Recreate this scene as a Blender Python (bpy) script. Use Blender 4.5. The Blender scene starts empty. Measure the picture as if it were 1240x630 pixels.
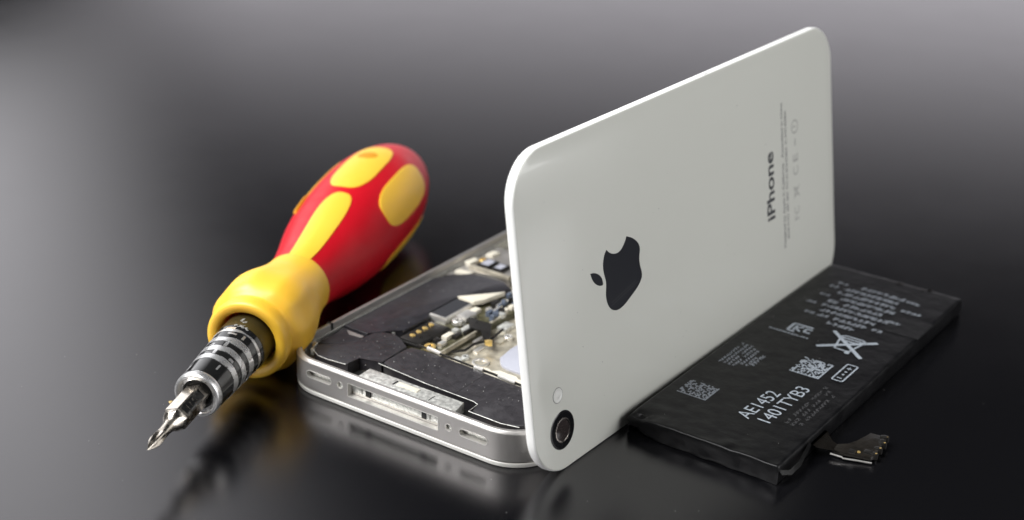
import bpy, bmesh, math, random
from mathutils import Vector, Matrix
from mathutils.noise import noise as pnoise
random.seed(7)
S = 0.001                      # everything below is written in millimetres
sc = bpy.context.scene
col = sc.collection

# ------------------------------------------------------------------ materials
def mat(name, base, rough=0.5, metal=0.0, spec=0.5, coat=0.0, var=0.0, vscale=200, bump=0.0, bscale=800,
        rvar=0.0, sss=0.0, ior=1.5, aniso=None, coat_rough=0.05):
    m = bpy.data.materials.new(name); m.use_nodes = True
    nt = m.node_tree; b = nt.nodes['Principled BSDF']
    b.inputs['Base Color'].default_value = (*base, 1)
    b.inputs['Roughness'].default_value = rough
    b.inputs['Metallic'].default_value = metal
    b.inputs['Specular IOR Level'].default_value = spec
    b.inputs['Coat Weight'].default_value = coat
    b.inputs['Coat Roughness'].default_value = coat_rough
    b.inputs['IOR'].default_value = ior
    if sss:
        b.inputs['Subsurface Weight'].default_value = sss
        b.inputs['Subsurface Radius'].default_value = (0.003, 0.002, 0.0008)
        b.inputs['Subsurface Scale'].default_value = 1.0
    tc = nt.nodes.new('ShaderNodeTexCoord')
    vec = tc.outputs['Object']
    if aniso:
        mp = nt.nodes.new('ShaderNodeMapping'); mp.inputs['Scale'].default_value = aniso
        nt.links.new(vec, mp.inputs['Vector']); vec = mp.outputs['Vector']
    if var or rvar:
        n = nt.nodes.new('ShaderNodeTexNoise'); n.inputs['Scale'].default_value = vscale; n.inputs['Detail'].default_value = 6
        nt.links.new(vec, n.inputs['Vector'])
        if var:
            mr = nt.nodes.new('ShaderNodeMapRange'); mr.inputs[1].default_value = .3; mr.inputs[2].default_value = .7
            mr.inputs[3].default_value = 1 - var; mr.inputs[4].default_value = 1 + var
            nt.links.new(n.outputs['Fac'], mr.inputs[0])
            mx = nt.nodes.new('ShaderNodeVectorMath'); mx.operation = 'SCALE'
            mx.inputs[0].default_value = base
            nt.links.new(mr.outputs[0], mx.inputs['Scale']); nt.links.new(mx.outputs[0], b.inputs['Base Color'])
        if rvar:
            mr = nt.nodes.new('ShaderNodeMapRange'); mr.inputs[1].default_value = .3; mr.inputs[2].default_value = .7
            mr.inputs[3].default_value = max(0.02, rough - rvar); mr.inputs[4].default_value = rough + rvar
            nt.links.new(n.outputs['Fac'], mr.inputs[0]); nt.links.new(mr.outputs[0], b.inputs['Roughness'])
    if bump:
        n = nt.nodes.new('ShaderNodeTexNoise'); n.inputs['Scale'].default_value = bscale; n.inputs['Detail'].default_value = 4
        nt.links.new(vec, n.inputs['Vector'])
        bp = nt.nodes.new('ShaderNodeBump'); bp.inputs['Strength'].default_value = bump; bp.inputs['Distance'].default_value = 0.0002
        nt.links.new(n.outputs['Fac'], bp.inputs['Height']); nt.links.new(bp.outputs['Normal'], b.inputs['Normal'])
    return m

M = dict(
    table=mat('table_black_satin', (0.004, 0.004, 0.0048), 0.225, var=.1, vscale=500, rvar=.008, ior=1.72),
    white_glass=mat('white_glass', (0.66, 0.665, 0.615), 0.24, coat=.3, rvar=.03, vscale=40),
    white_rim=mat('white_rim', (0.90, 0.90, 0.88), 0.4),
    white_front=mat('white_front_glass', (0.72, 0.71, 0.66), 0.3),
    logo=mat('logo_dark', (0.018, 0.019, 0.024), 0.28, spec=.5),
    grey_print=mat('grey_print', (0.20, 0.20, 0.20), 0.5),
    pale_print=mat('pale_grey_print', (0.35, 0.35, 0.335), 0.5),
    dark_print=mat('dark_print', (0.05, 0.052, 0.058), 0.4),
    lens_ring=mat('lens_ring_black', (0.008, 0.008, 0.009), 0.15),
    lens_glass=mat('lens_glass', (0.035, 0.028, 0.027), 0.10, coat=1),
    lens_rim=mat('lens_rim_metal', (0.55, 0.5, 0.46), 0.22, metal=1),
    flash=mat('flash_lens', (0.75, 0.75, 0.72), 0.12, coat=.6),
    steel=mat('brushed_steel', (0.52, 0.50, 0.48), 0.42, metal=.86, rvar=.05, vscale=900, aniso=(1, 1, 9)),
    steel_bright=mat('bright_steel', (0.86, 0.84, 0.80), 0.36, metal=.8, rvar=.06, vscale=700),
    dull_silver=mat('scuffed_silver', (0.60, 0.60, 0.57), 0.45, metal=.55, var=.3, vscale=1400, rvar=.1, bump=.5, bscale=1600),
    beige_metal=mat('beige_plate', (0.50, 0.46, 0.37), 0.42, metal=.5, var=.28, vscale=500, rvar=.1, bump=.3, bscale=900),
    grey_plate=mat('grey_plate', (0.42, 0.40, 0.38), 0.4, metal=.6, var=.15, vscale=400),
    black_cover=mat('black_cover', (0.022, 0.020, 0.023), 0.46, var=.25, vscale=700, rvar=.08, bump=.25, bscale=2600),
    black_cell=mat('black_cell_skin', (0.020, 0.019, 0.023), 0.42, var=.2, vscale=500, rvar=.06, bump=.15, bscale=1500),
    black_gap=mat('black_gap', (0.006, 0.006, 0.006), 0.6),
    black_plastic=mat('black_plastic', (0.013, 0.012, 0.011), 0.35, rvar=.1, vscale=900),
    pcb=mat('pcb_dark_olive', (0.07, 0.065, 0.035), 0.4, var=.4, vscale=1500),
    chip_top=mat('chip_top', (0.030, 0.031, 0.036), 0.4),
    chip_blue=mat('chip_blue_grey', (0.10, 0.12, 0.16), 0.25, var=.4, vscale=1500),
    ivory=mat('ivory_tape', (0.66, 0.62, 0.52), 0.5),
    gold=mat('gold_contact', (0.98, 0.70, 0.25), 0.38, metal=.8),
    pale_blue=mat('pale_blue_pad', (0.40, 0.41, 0.47), 0.35),
    wrap=mat('battery_wrap', (0.0032, 0.0032, 0.0038), 0.38, spec=.26, var=.15, vscale=300, rvar=.08, bump=.5, bscale=380),
    tape=mat('clear_tape', (0.006, 0.006, 0.0066), 0.42, spec=.3, bump=.5, bscale=500),
    white_ink=mat('white_ink', (0.40, 0.445, 0.50), 0.5, var=.3, vscale=2500),
    dim_ink=mat('dim_ink', (0.26, 0.285, 0.32), 0.5, var=.3, vscale=2500),
    faint_ink_and_reflection=mat('faint_ink_and_reflection', (0.055, 0.055, 0.058), 0.35),
    flex=mat('flex_brown', (0.013, 0.011, 0.009), 0.36, spec=.35, var=.4, vscale=900, bump=.4, bscale=1600),
    red=mat('red_plastic', (0.56, 0.004, 0.014), 0.42, spec=.4, sss=.05, bump=.06, bscale=1500, rvar=.05, vscale=300),
    yellow=mat('yellow_plastic', (0.94, 0.54, 0.042), 0.44, sss=.15, coat=.35, coat_rough=.42, bump=.07, bscale=1500, rvar=.06, vscale=300),
    orange=mat('orange_hole', (0.60, 0.26, 0.002), 0.55),
    chrome=mat('chrome', (0.82, 0.82, 0.82), 0.30, metal=.85, rvar=.08, vscale=900, bump=.12, bscale=1400),
    chuck_black=mat('chuck_black', (0.010, 0.010, 0.010), 0.18, coat=.6, rvar=.08, vscale=600),
    olive=mat('olive_yellow_reflection', (0.035, 0.028, 0.010), 0.3),  # yellow reflection on the black chuck, put into the base colour
    bit=mat('bit_steel', (0.66, 0.61, 0.54), 0.24, metal=1, rvar=.08, vscale=900),
    crumb=mat('crumb', (0.55, 0.40, 0.16), 0.6),
)

def satin(m, rough, ior, tint):
    nt = m.node_tree; out = nt.nodes['Material Output']
    di = nt.nodes.new('ShaderNodeBsdfDiffuse'); di.inputs['Color'].default_value = (.004, .004, .0048, 1)
    gl = nt.nodes.new('ShaderNodeBsdfAnisotropic'); gl.distribution = 'BECKMANN'; gl.inputs['Color'].default_value = (*tint, 1)
    fr = nt.nodes.new('ShaderNodeFresnel'); fr.inputs['IOR'].default_value = ior
    mx = nt.nodes.new('ShaderNodeMixShader')
    tc = nt.nodes.new('ShaderNodeTexCoord'); n = nt.nodes.new('ShaderNodeTexNoise'); n.inputs['Scale'].default_value = 45; n.inputs['Detail'].default_value = 8; n.inputs['Roughness'].default_value = .7
    mr = nt.nodes.new('ShaderNodeMapRange'); mr.inputs[1].default_value = .3; mr.inputs[2].default_value = .7; mr.inputs[3].default_value = rough - .012; mr.inputs[4].default_value = rough + .012
    nt.links.new(tc.outputs['Object'], n.inputs['Vector']); nt.links.new(n.outputs['Fac'], mr.inputs[0]); nt.links.new(mr.outputs[0], gl.inputs['Roughness'])
    nt.links.new(fr.outputs[0], mx.inputs[0]); nt.links.new(di.outputs[0], mx.inputs[1]); nt.links.new(gl.outputs[0], mx.inputs[2]); nt.links.new(mx.outputs[0], out.inputs['Surface'])
satin(M['table'], .255, 1.72, (1, .985, 1))

# ------------------------------------------------------------------ helpers
def empty(name, label, cat, loc):
    o = bpy.data.objects.new(name, None); col.objects.link(o)
    o.empty_display_size = 0.005
    o.location = Vector(loc) * S
    o['label'] = label; o['category'] = cat
    return o
def wloc(o):
    v = Vector((0, 0, 0))
    while o is not None:
        v += o.location; o = o.parent
    return v
def obj(name, bm, m, parent=None, smooth=True, angle=35):
    """bm is in world millimetres; the object keeps its parent's origin"""
    me = bpy.data.meshes.new(name)
    base = wloc(parent) if parent else Vector((0, 0, 0))
    bmesh.ops.recalc_face_normals(bm, faces=bm.faces[:])
    for v in bm.verts: v.co = v.co * S - base
    if smooth:
        lim = math.radians(angle)
        for f in bm.faces: f.smooth = True
        for e in bm.edges:
            if len(e.link_faces) == 2 and e.calc_face_angle(0) > lim: e.smooth = False
    bm.to_mesh(me); bm.free()
    me.materials.append(m)
    o = bpy.data.objects.new(name, me); col.objects.link(o)
    if parent: o.parent = parent
    return o
def ident(a, b, c): return Vector((a, b, c))

def rrect(x0, y0, x1, y1, r, n=10):
    out = []
    for cx, cy, a0 in ((x1 - r, y0 + r, -90), (x1 - r, y1 - r, 0), (x0 + r, y1 - r, 90), (x0 + r, y0 + r, 180)):
        for k in range(n + 1):
            a = math.radians(a0 + 90 * k / n); out.append((cx + r * math.cos(a), cy + r * math.sin(a)))
    return out
def loft(bm, loops, f, cap0=True, cap1=True, closed=False):
    rows = [[bm.verts.new(f(*p)) for p in lp] for lp in loops]
    n = len(rows[0]); pairs = list(zip(rows, rows[1:]))
    if closed: pairs.append((rows[-1], rows[0]))
    for A, B in pairs:
        for i in range(n):
            j = (i + 1) % n
            bm.faces.new((A[i], A[j], B[j], B[i]))
    if not closed:
        if cap0: bm.faces.new(rows[0][::-1])
        if cap1: bm.faces.new(rows[-1])
    return rows
def rr_loops(x0, y0, x1, y1, r, prof, n=10):
    """prof: list of (inset, z)"""
    return [[(x, y, z) for x, y in rrect(x0 + i, y0 + i, x1 - i, y1 - i, max(r - i, .05), n)] for i, z in prof]
def rslab(f, x0, y0, x1, y1, r, prof, bm=None, n=10):
    bm = bm or bmesh.new(); loft(bm, rr_loops(x0, y0, x1, y1, r, prof, n), f); return bm
def prism(f, poly, z0, z1, bev=0.0, bm=None, seg=2):
    b2 = bmesh.new()
    area = sum(p[0] * q[1] - q[0] * p[1] for p, q in zip(poly, poly[1:] + poly[:1]))
    if area < 0: poly = poly[::-1]
    lo = [b2.verts.new((x, y, z0)) for x, y in poly]; hi = [b2.verts.new((x, y, z1)) for x, y in poly]
    n = len(poly)
    for i in range(n):
        j = (i + 1) % n; b2.faces.new((lo[i], lo[j], hi[j], hi[i]))
    b2.faces.new(lo[::-1]); top = b2.faces.new(hi)
    if bev: bmesh.ops.bevel(b2, geom=[e for e in top.edges], offset=bev, segments=seg, affect='EDGES', profile=.5)
    for v in b2.verts: v.co = f(*v.co)
    if bm is None: return b2
    merge(bm, b2); return bm
def merge(bm, b2):
    me = bpy.data.meshes.new('tmp'); b2.to_mesh(me); b2.free(); bm.from_mesh(me); bpy.data.meshes.remove(me)
def box(f, x0, y0, x1, y1, z0, z1, bev=0.0, bm=None):
    return prism(f, [(x0, y0), (x1, y0), (x1, y1), (x0, y1)], z0, z1, bev, bm)
def disc(f, cx, cy, r, z0, z1, bev=0.0, bm=None, n=28, ry=None):
    return prism(f, [(cx + r * math.cos(2 * math.pi * k / n), cy + (ry or r) * math.sin(2 * math.pi * k / n)) for k in range(n)], z0, z1, bev, bm)
def smooth_poly(pts, it=2):
    for _ in range(it):
        q = []
        for a, b in zip(pts, pts[1:] + pts[:1]):
            q += [(.75 * a[0] + .25 * b[0], .75 * a[1] + .25 * b[1]), (.25 * a[0] + .75 * b[0], .25 * a[1] + .75 * b[1])]
        pts = q
    return pts
def quad(bm, f, pts, z): bm.faces.new([bm.verts.new(f(x, y, z)) for x, y in pts])
def bar2(bm, f, p, q, w, z):
    (x0, y0), (x1, y1) = p, q
    d = math.hypot(x1 - x0, y1 - y0) or 1e-6; nx, ny = -(y1 - y0) / d * w / 2, (x1 - x0) / d * w / 2
    quad(bm, f, [(x0 - nx, y0 - ny), (x1 - nx, y1 - ny), (x1 + nx, y1 + ny), (x0 + nx, y0 + ny)], z)
def tube(bm, pts, r, n=8):
    pts = [Vector(p) for p in pts]; rows = []
    for i, p in enumerate(pts):
        t = (pts[min(i + 1, len(pts) - 1)] - pts[max(i - 1, 0)]).normalized()
        a = t.orthogonal().normalized() if i == 0 else (pa - t * pa.dot(t)).normalized()
        pa = a; b = t.cross(a)
        rows.append([bm.verts.new(p + (a * math.cos(2 * math.pi * k / n) + b * math.sin(2 * math.pi * k / n)) * r) for k in range(n)])
    for A, B in zip(rows, rows[1:]):
        for i in range(n):
            j = (i + 1) % n; bm.faces.new((A[i], A[j], B[j], B[i]))
    bm.faces.new(rows[0][::-1]); bm.faces.new(rows[-1])
_fc = {}
def text_polys(s, bold=0.0):
    """flat triangles of a line of text in units of text size 1, start at x = 0"""
    if (s, bold) in _fc: return _fc[(s, bold)]
    cu = bpy.data.curves.new('t', 'FONT'); cu.body = s; cu.size = 1; cu.resolution_u = 4; cu.offset = bold
    o = bpy.data.objects.new('t', cu); col.objects.link(o)
    dg = bpy.context.evaluated_depsgraph_get(); me = bpy.data.meshes.new_from_object(o.evaluated_get(dg))
    vs = [(v.co.x, v.co.y) for v in me.vertices]; fs = [tuple(p.vertices) for p in me.polygons]
    bpy.data.objects.remove(o); bpy.data.curves.remove(cu); bpy.data.meshes.remove(me)
    _fc[(s, bold)] = (vs, fs); return vs, fs
def text(bm, f, s, org, d, up, length, height, z, bold=0.0):
    """write s with its baseline from org along d; length and cap height in mm. d, up: unit vectors in the surface"""
    vs, fs = text_polys(s, bold)
    x0 = min(v[0] for v in vs); x1 = max(v[0] for v in vs); cap = 0.69
    sx = length / (x1 - x0); sy = height / cap
    vv = [bm.verts.new(f(org[0] + d[0] * (x - x0) * sx + up[0] * y * sy, org[1] + d[1] * (x - x0) * sx + up[1] * y * sy, z)) for x, y in vs]
    for p in fs:
        try: bm.faces.new([vv[i] for i in p])
        except ValueError: pass
def glyphs(bm, f, org, d, up, n, cell, h, z, w, rnd, skip=.08):
    """a row of tiny illegible characters"""
    for k in range(n):
        if rnd.random() < skip: continue
        ox = org[0] + d[0] * k * cell; oy = org[1] + d[1] * k * cell
        P = lambda u, v: (ox + d[0] * u * cell * .8 + up[0] * v * h, oy + d[1] * u * cell * .8 + up[1] * v * h)
        bar2(bm, f, P(.0, rnd.choice((.1, .5, .9))), P(1, rnd.choice((.1, .5, .9))), w, z)
        bar2(bm, f, P(.05, .05 + .45 * rnd.random()), P(.95, .5 + .3 * rnd.random()), w, z + .002)
        u = rnd.choice((.1, .5, .9)); bar2(bm, f, P(u, 0), P(u, 1), w, z + .004)
        if rnd.random() < .6: bar2(bm, f, P(.1, 0), P(.9, 1), w, z + .006)

# ------------------------------------------------------------------ table
bm = bmesh.new()
rslab(ident, -1500, -900, 1500, 2100, 60, [(3, -30), (0, -27), (0, -2), (2, 0)], bm)
o = obj('table', bm, M['table']); o['kind'] = 'structure'; o['label'] = 'black satin table surface under the repair parts'

# ------------------------------------------------------------------ back cover standing on its long edge
TI = math.radians(7.889)
def pf(y, u, d=0.0):
    u += .14
    return Vector((-u * math.sin(TI) + d * math.cos(TI), y, u * math.cos(TI) + d * math.sin(TI)))
cover = empty('phone_back_cover', 'white phone back cover standing upright on its long edge, with dark fruit emblem', 'phone cover', (0, 57, 0))
L, W = 115.2, 58.6
bm = rslab(pf, 0, 0, L, W, 8.6, [(.35, -.30), (.12, -.12), (.0, -.2)][:0] + [(0.16, -.12), (.22, -.05), (.36, 0.0)], n=14)
obj('glass_panel', bm, M['white_glass'], cover)
bm = rslab(pf, 0, 0, L, W, 8.6, [(.7, -2.1), (.35, -2.05), (.12, -1.85), (0, -1.55), (0, -.45), (.06, -.22), (.16, -.12)], n=14)
# the tiny burr on the rim
prism(pf, [(61.5, W - .12), (63.4, W - .12), (63.1, W + .16), (62.0, W + .12)], -.9, -.3, 0, bm)
obj('plastic_rim', bm, M['white_rim'], cover)
LOGO = [(31.81, 35.86), (33.79, 34.94), (35.48, 33.5), (35.97, 32.13), (35.42, 30.64), (35.51, 29.08), (36.12, 27.34), (35.73, 26.25), (34.27, 25.2), (32.04, 24.29), (29.55, 23.32), (27.45, 23.09), (25.48, 23.86), (24.38, 25.3), (23.99, 27.09), (24.42, 28.88), (24.36, 30.09), (23.81, 31.76), (23.84, 33.23), (24.42, 34.66), (25.21, 35.38), (26.02, 34.58), (27.21, 33.96), (28.71, 33.66), (30.04, 34.03), (31.19, 35.01)]
LEAF = [(19.82, 32.66), (20.78, 32.54), (22.18, 31.87), (23.29, 30.75), (23.51, 29.34), (22.38, 29.49), (21.0, 30.35), (20.16, 31.52)]
def soft(pts, keep):
    out = []
    n = len(pts)
    for i, p in enumerate(pts):
        if i in keep: out.append(p); continue
        a, b = pts[i - 1], pts[(i + 1) % n]
        out.append((.75 * p[0] + .25 * (a[0] if i - 1 not in keep else a[0]), .75 * p[1] + .25 * a[1]))
        out.append((.75 * p[0] + .25 * b[0], .75 * p[1] + .25 * b[1]))
    return out
UP = .14
sh = lambda P: [(y, u - UP) for y, u in P]
bm = prism(pf, soft(soft(sh(LOGO), {0, 20}), {0, 1, 38, 39, 40}), .004, .03)
obj('fruit_emblem', bm, M['logo'], cover, smooth=False)
bm = prism(pf, soft(soft(sh(LEAF), {0, 4}), {0, 8}), .004, .03)
obj('emblem_leaf', bm, M['logo'], cover, smooth=False)
bm = bmesh.new()  # two pale bars painted as battery edges reflected in the emblem
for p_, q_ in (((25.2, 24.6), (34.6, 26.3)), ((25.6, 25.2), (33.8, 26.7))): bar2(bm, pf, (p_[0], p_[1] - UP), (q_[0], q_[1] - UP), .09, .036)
obj('emblem_painted_reflection', bm, M['faint_ink_and_reflection'], cover, smooth=False)
# lettering reads up the panel: baseline +u, letter tops towards -y
bm = bmesh.new(); text(bm, pf, 'iPhone', (87.5, 22.4 - UP), (0, 1), (-1, 0), 14.6, 3.2, .02, bold=.022)
obj('lettering', bm, M['dark_print'], cover, smooth=False)
bm = bmesh.new()
text(bm, pf, 'Designed by Apple in California   Assembled in China', (92.0, 14.4), (0, 1), (-1, 0), 31.6, .8, .02, bold=.03)
text(bm, pf, 'Model A1332  EMC 380A  FCC ID: BCG-E2380A  IC: 579C-E2380A', (93.6, 16), (0, 1), (-1, 0), 28, .75, .022, bold=.03)
obj('small_print', bm, M['grey_print'], cover, smooth=False)
bm = bmesh.new()
R_ = lambda c, r, w, n=20: [bar2(bm, pf, (c[0] + r * math.cos(6.2832 * k / n), c[1] + r * math.sin(6.2832 * k / n)), (c[0] + r * math.cos(6.2832 * (k + 1) / n), c[1] + r * math.sin(6.2832 * (k + 1) / n)), w, .018 + .0005 * (k % 2)) for k in range(n)]
text(bm, pf, 'FC', (98.4, 19.0), (0, 1), (-1, 0), 3.0, 2.1, .02)
for a, b in (((96.2, 24), (98.8, 26.6)), ((96.2, 26.6), (98.8, 24)), ((96.6, 24.4), (96.6, 26.2)), ((96.6, 24.4), (98.4, 24.8)), ((96.6, 26.2), (98.4, 25.8))): bar2(bm, pf, a, b, .25, .02)
text(bm, pf, 'C', (98.4, 29.0), (0, 1), (-1, 0), 1.9, 2.2, .02)
text(bm, pf, 'E', (98.4, 32.0), (0, 1), (-1, 0), 1.7, 2.2, .02)
bar2(bm, pf, (97.3, 35.4), (97.3, 37.0), .4, .02)
R_((97.3, 39.6), 1.35, .28); bar2(bm, pf, (96.6, 39.6), (97.6, 39.6), .35, .02)
obj('approval_marks', bm, M['pale_print'], cover, smooth=False)
bm = bmesh.new(); rs = random.Random(77)
for k in range(16):
    y, u, r = 6 + 80 * rs.random(), 5 + 46 * rs.random(), .05 + .06 * rs.random()
    disc(pf, y, u, r, .002, .02, 0, bm, 6, ry=r * (.6 + rs.random()))
for y, u in ((16.0, 20.2), (21.5, 15.2), (43.0, 37.6)): disc(pf, y, u, .12, .002, .03, 0, bm, 7)
o = obj('dust_speck', bm, M['pale_print'], cover, smooth=False); o['kind'] = 'stuff'
# camera hole and flash
lens = obj('camera_ring', rslab(lambda a, b, c: pf(8.0 + a, 7.7 - UP + b, c), -3.55, -3.55, 3.55, 3.55, 3.54, [(0, -.05), (0, .03), (.12, .09), (.35, .1)], n=12), M['lens_ring'], cover)
LC = (8.0, 7.7 - UP)
lf = lambda a, b, c: pf(LC[0] + a, LC[1] + b, c)
bm = bmesh.new()
loft(bm, [[(r * math.cos(6.2832 * k / 36), r * math.sin(6.2832 * k / 36), z) for k in range(36)] for r, z in ((2.25, .10), (2.25, .20), (2.05, .22), (1.92, .11))], lf, closed=True)
obj('lens_rim', bm, M['lens_rim'], lens)
bm = bmesh.new()
loft(bm, [[(r * math.cos(6.2832 * k / 36), r * math.sin(6.2832 * k / 36), z) for k in range(36)] for r, z in ((1.92, .105), (1.9, .14), (1.3, .20), (.6, .23), (.1, .235))], lf)
obj('lens_glass', bm, M['lens_glass'], lens)
bm = bmesh.new()
ff = lambda a, b, c: pf(7.5 + a, 14.45 - UP + b, c)
loft(bm, [[(r * math.cos(6.2832 * k / 28), r * math.sin(6.2832 * k / 28), z) for k in range(28)] for r, z in ((1.35, .002), (1.3, .07), (1.15, .09), (1.0, .03), (.8, .005), (.45, .07), (.1, .09))], ff)
b3 = bmesh.new(); loft(b3, [[(r * math.cos(6.2832 * k / 28), r * math.sin(6.2832 * k / 28), z) for k in range(28)] for r, z in ((1.45, .002), (1.43, .035), (1.3, .035), (1.3, .002))], ff, closed=True)
fl = obj('flash_window', bm, M['flash'], cover)
bm = disc(ff, .15, -.1, .42, .055, .075, n=14)
obj('flash_die', bm, M['dull_silver'], fl)
obj('flash_rim', b3, M['grey_print'], fl)

# ------------------------------------------------------------------ the opened phone
PX, PY, PYAW, PH = -1.784 - 1.5, 1.093, 0.0297, 7.363
cP, sP = math.cos(PYAW), math.sin(PYAW)
def ph(a, b, z): ax = a - W; return Vector((PX + ax * cP - b * sP, PY + ax * sP + b * cP, z))
phone = empty('opened_phone', 'opened phone lying face down without its back, steel rim around black inner parts', 'phone', tuple(ph(W / 2, L / 2, 0)))
bm = rslab(ph, .05, .05, W - .05, L - .05, 8.75, [(.4, 0), (.1, .12), (0, .3), (0, .9), (.12, 1.02), (.4, 1.04)], n=14)
obj('front_glass', bm, M['white_front'], phone)
bm = bmesh.new()
loft(bm, rr_loops(0, 0, W, L, 8.8, [(.3, 1.12), (0, 1.3), (0, 6.75), (.1, 6.95), (.42, 7.3), (.6, PH), (1.0, PH), (1.16, 7.2), (1.2, 6.9), (1.2, 1.12)], 16), ph, closed=True)
band = obj('metal_band', bm, M['steel'], phone, angle=25)
# openings in the dock end of the band
def stadium(a0, a1, z0, z1, n=8):
    r = (z1 - z0) / 2; zc = (z0 + z1) / 2
    return [(a1 - r + r * math.cos(t), zc + r * math.sin(t)) for t in [math.radians(-90 + 180 * k / n) for k in range(n + 1)]] + \
           [(a0 + r + r * math.cos(t), zc + r * math.sin(t)) for t in [math.radians(90 + 180 * k / n) for k in range(n + 1)]]
def face(a, z, b): return ph(a, b, z)
cut = bmesh.new()
HOLES = [stadium(7.4, 13.8, 3.6, 5.3), stadium(43.6, 50.0, 3.5, 5.2), stadium(15.0, 16.6, 3.7, 5.3), stadium(40.5, 42.1, 3.5, 5.1), rrect(17.6, 2.75, 39.1, 5.7, .35, 3)]
for h in HOLES: prism(face, h, -2, 2.0, 0, cut)
co = obj('cutter', cut, M['steel'], phone, smooth=False)
md = band.modifiers.new('b', 'BOOLEAN'); md.object = co; md.operation = 'DIFFERENCE'; md.solver = 'EXACT'
dg = bpy.context.evaluated_depsgraph_get(); nm = bpy.data.meshes.new_from_object(band.evaluated_get(dg))
band.modifiers.clear(); old = band.data; band.data = nm; bpy.data.meshes.remove(old)
mc = co.data; bpy.data.objects.remove(co); bpy.data.meshes.remove(mc)
b2 = bmesh.new(); b2.from_mesh(band.data)
for e in b2.edges:
    if len(e.link_faces) == 2: e.smooth = e.calc_face_angle(0) < math.radians(25)
for f_ in b2.faces: f_.smooth = True
b2.to_mesh(band.data); b2.free()
# raised lips of the openings
def lip(h, w, b0, b1):
    c = (sum(p[0] for p in h) / len(h), sum(p[1] for p in h) / len(h)); bm = bmesh.new()
    def grow(k):
        out = []
        for i, p in enumerate(h):
            a, b = h[i - 1], h[(i + 1) % len(h)]; tx, tz = b[0] - a[0], b[1] - a[1]; l = math.hypot(tx, tz) or 1
            out.append((p[0] + tz / l * k, p[1] - tx / l * k))
        return out
    o_, i_ = grow(-.02), grow(-w)
    loft(bm, [[(x, z, b1) for x, z in o_], [(x, z, b0) for x, z in o_], [(x, z, b0) for x, z in i_], [(x, z, b1) for x, z in i_]], face, closed=True)
    return bm
for h in HOLES[:2]:
    g = obj('speaker_slot', lip(h, .16, -.06, .9), M['steel_bright'], phone)
    bm = box(face, h[0][0] - 3.6, 3.3, h[0][0] + 1.2, 4.9, 1.3, 1.5); obj('speaker_mesh', bm, M['beige_metal'], g)
for h in HOLES[2:4]:
    g = obj('screw_hole', lip(h, .14, -.04, .7), M['steel_bright'], phone)
    bm = bmesh.new(); ca = sum(p[0] for p in h) / len(h); cz = sum(p[1] for p in h) / len(h)
    disc(lambda x, y, z: face(ca + x, cz + y, z), 0, 0, .55, .55, 1.2, 0, bm, 14); obj('end_screw', bm, M['dull_silver'], g)
dock = obj('dock_port', lip(HOLES[4], .18, -.03, 1.1), M['steel_bright'], phone)
bm = bmesh.new()
box(face, 18.0, 2.9, 38.7, 3.3, 1.2, 5.5, 0, bm); box(face, 22.5, 3.4, 34.5, 4.9, 1.3, 4.6, .1, bm)
obj('port_tongue', bm, M['grey_plate'], dock)
bm = bmesh.new()
for a in (18.2, 19.4, 20.6, 35.4, 36.7, 37.8): box(face, a, 3.5, a + .85, 5.2, 1.0 + random.random() * .5, 4, .08, bm)
obj('port_spring', bm, M['dull_silver'], dock)
bm = bmesh.new(); box(face, 21.3, 3.6, 22.4, 5.3, .9, 3, .05, bm); box(face, 34.5, 3.6, 35.5, 5.3, .9, 3, .05, bm)
obj('port_gap', bm, M['black_gap'], dock)
# antenna breaks in the long sides
for a0, a1 in ((-.02, 1.24), (W - 1.24, W + .02)):
    obj('antenna_gap', box(ph, a0, 14.2, a1, 14.9, 1.12, PH + .012), M['black_gap'], phone)
# --- floor of the case and inner wall
bm = rslab(ph, 1.25, 1.25, W - 1.25, L - 1.25, 7.5, [(0, 1.1), (0, 3.4), (.1, 3.5)], n=10)
plate = obj('mid_plate', bm, M['beige_metal'], phone)
bm = bmesh.new()
loft(bm, [[(30.3 + r * math.cos(6.2832 * k / 28), 24.9 + r * math.sin(6.2832 * k / 28), z) for k in range(28)] for r, z in ((1.75, 3.5), (1.75, 3.75), (1.6, 3.8), (1.3, 3.78), (1.2, 3.5))], ph, closed=True)
obj('locating_ring', bm, M['steel_bright'], plate)
bm = prism(ph, smooth_poly([(31.8, 29.0), (32.2, 44), (48, 44), (48, 25.6), (36.6, 25.4), (34.2, 26.0)], 1), 3.5, 4.0, .12)
obj('white_pad', bm, M['pale_blue'], plate)
bm = bmesh.new()
loft(bm, rr_loops(1.22, 1.22, W - 1.22, L - 1.22, 7.6, [(0, 3.4), (0, 5.9), (.15, 6.0), (.4, 6.0), (.5, 3.4)], 12), ph, closed=True)
obj('inner_frame', bm, M['dull_silver'], phone)
# --- black cell, covers
bm = prism(ph, [(2.1, 17.2), (2.0, 46.5), (3.0, 48.5), (7.0, 53.4), (15.1, 54.0), (18.4, 52.0), (17.0, 46.2), (12.2, 41.6), (11.6, 41.0), (11.6, 31.9), (13.0, 31.0), (12.9, 22.4), (10.2, 20.3), (8.2, 17.0), (4.1, 17.2)], 3.5, 6.25, .25)
obj('internal_battery', bm, M['black_cell'], phone)
bm = prism(ph, [(3.3, 7.7), (6.6, 10.3), (8.55, 13.4), (8.65, 16.5), (8.9, 19.4), (12.0, 20.4), (14.0, 19.9), (17.9, 17.5), (18.0, 10.8), (18.2, 9.2), (13.4, 8.4), (13.5, 4.9), (7.0, 4.6), (4.4, 5.7)], 3.5, 6.2, .22)
obj('speaker_cover', bm, M['black_cover'], phone)
bm = prism(ph, [(2.6, 8.3), (2.3, 16.8), (4.3, 16.7), (7.95, 16.5), (8.2, 13.9), (6.2, 10.8)], 3.5, 6.0, .2)
pl = obj('antenna_cover', bm, M['black_cover'], phone)
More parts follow.
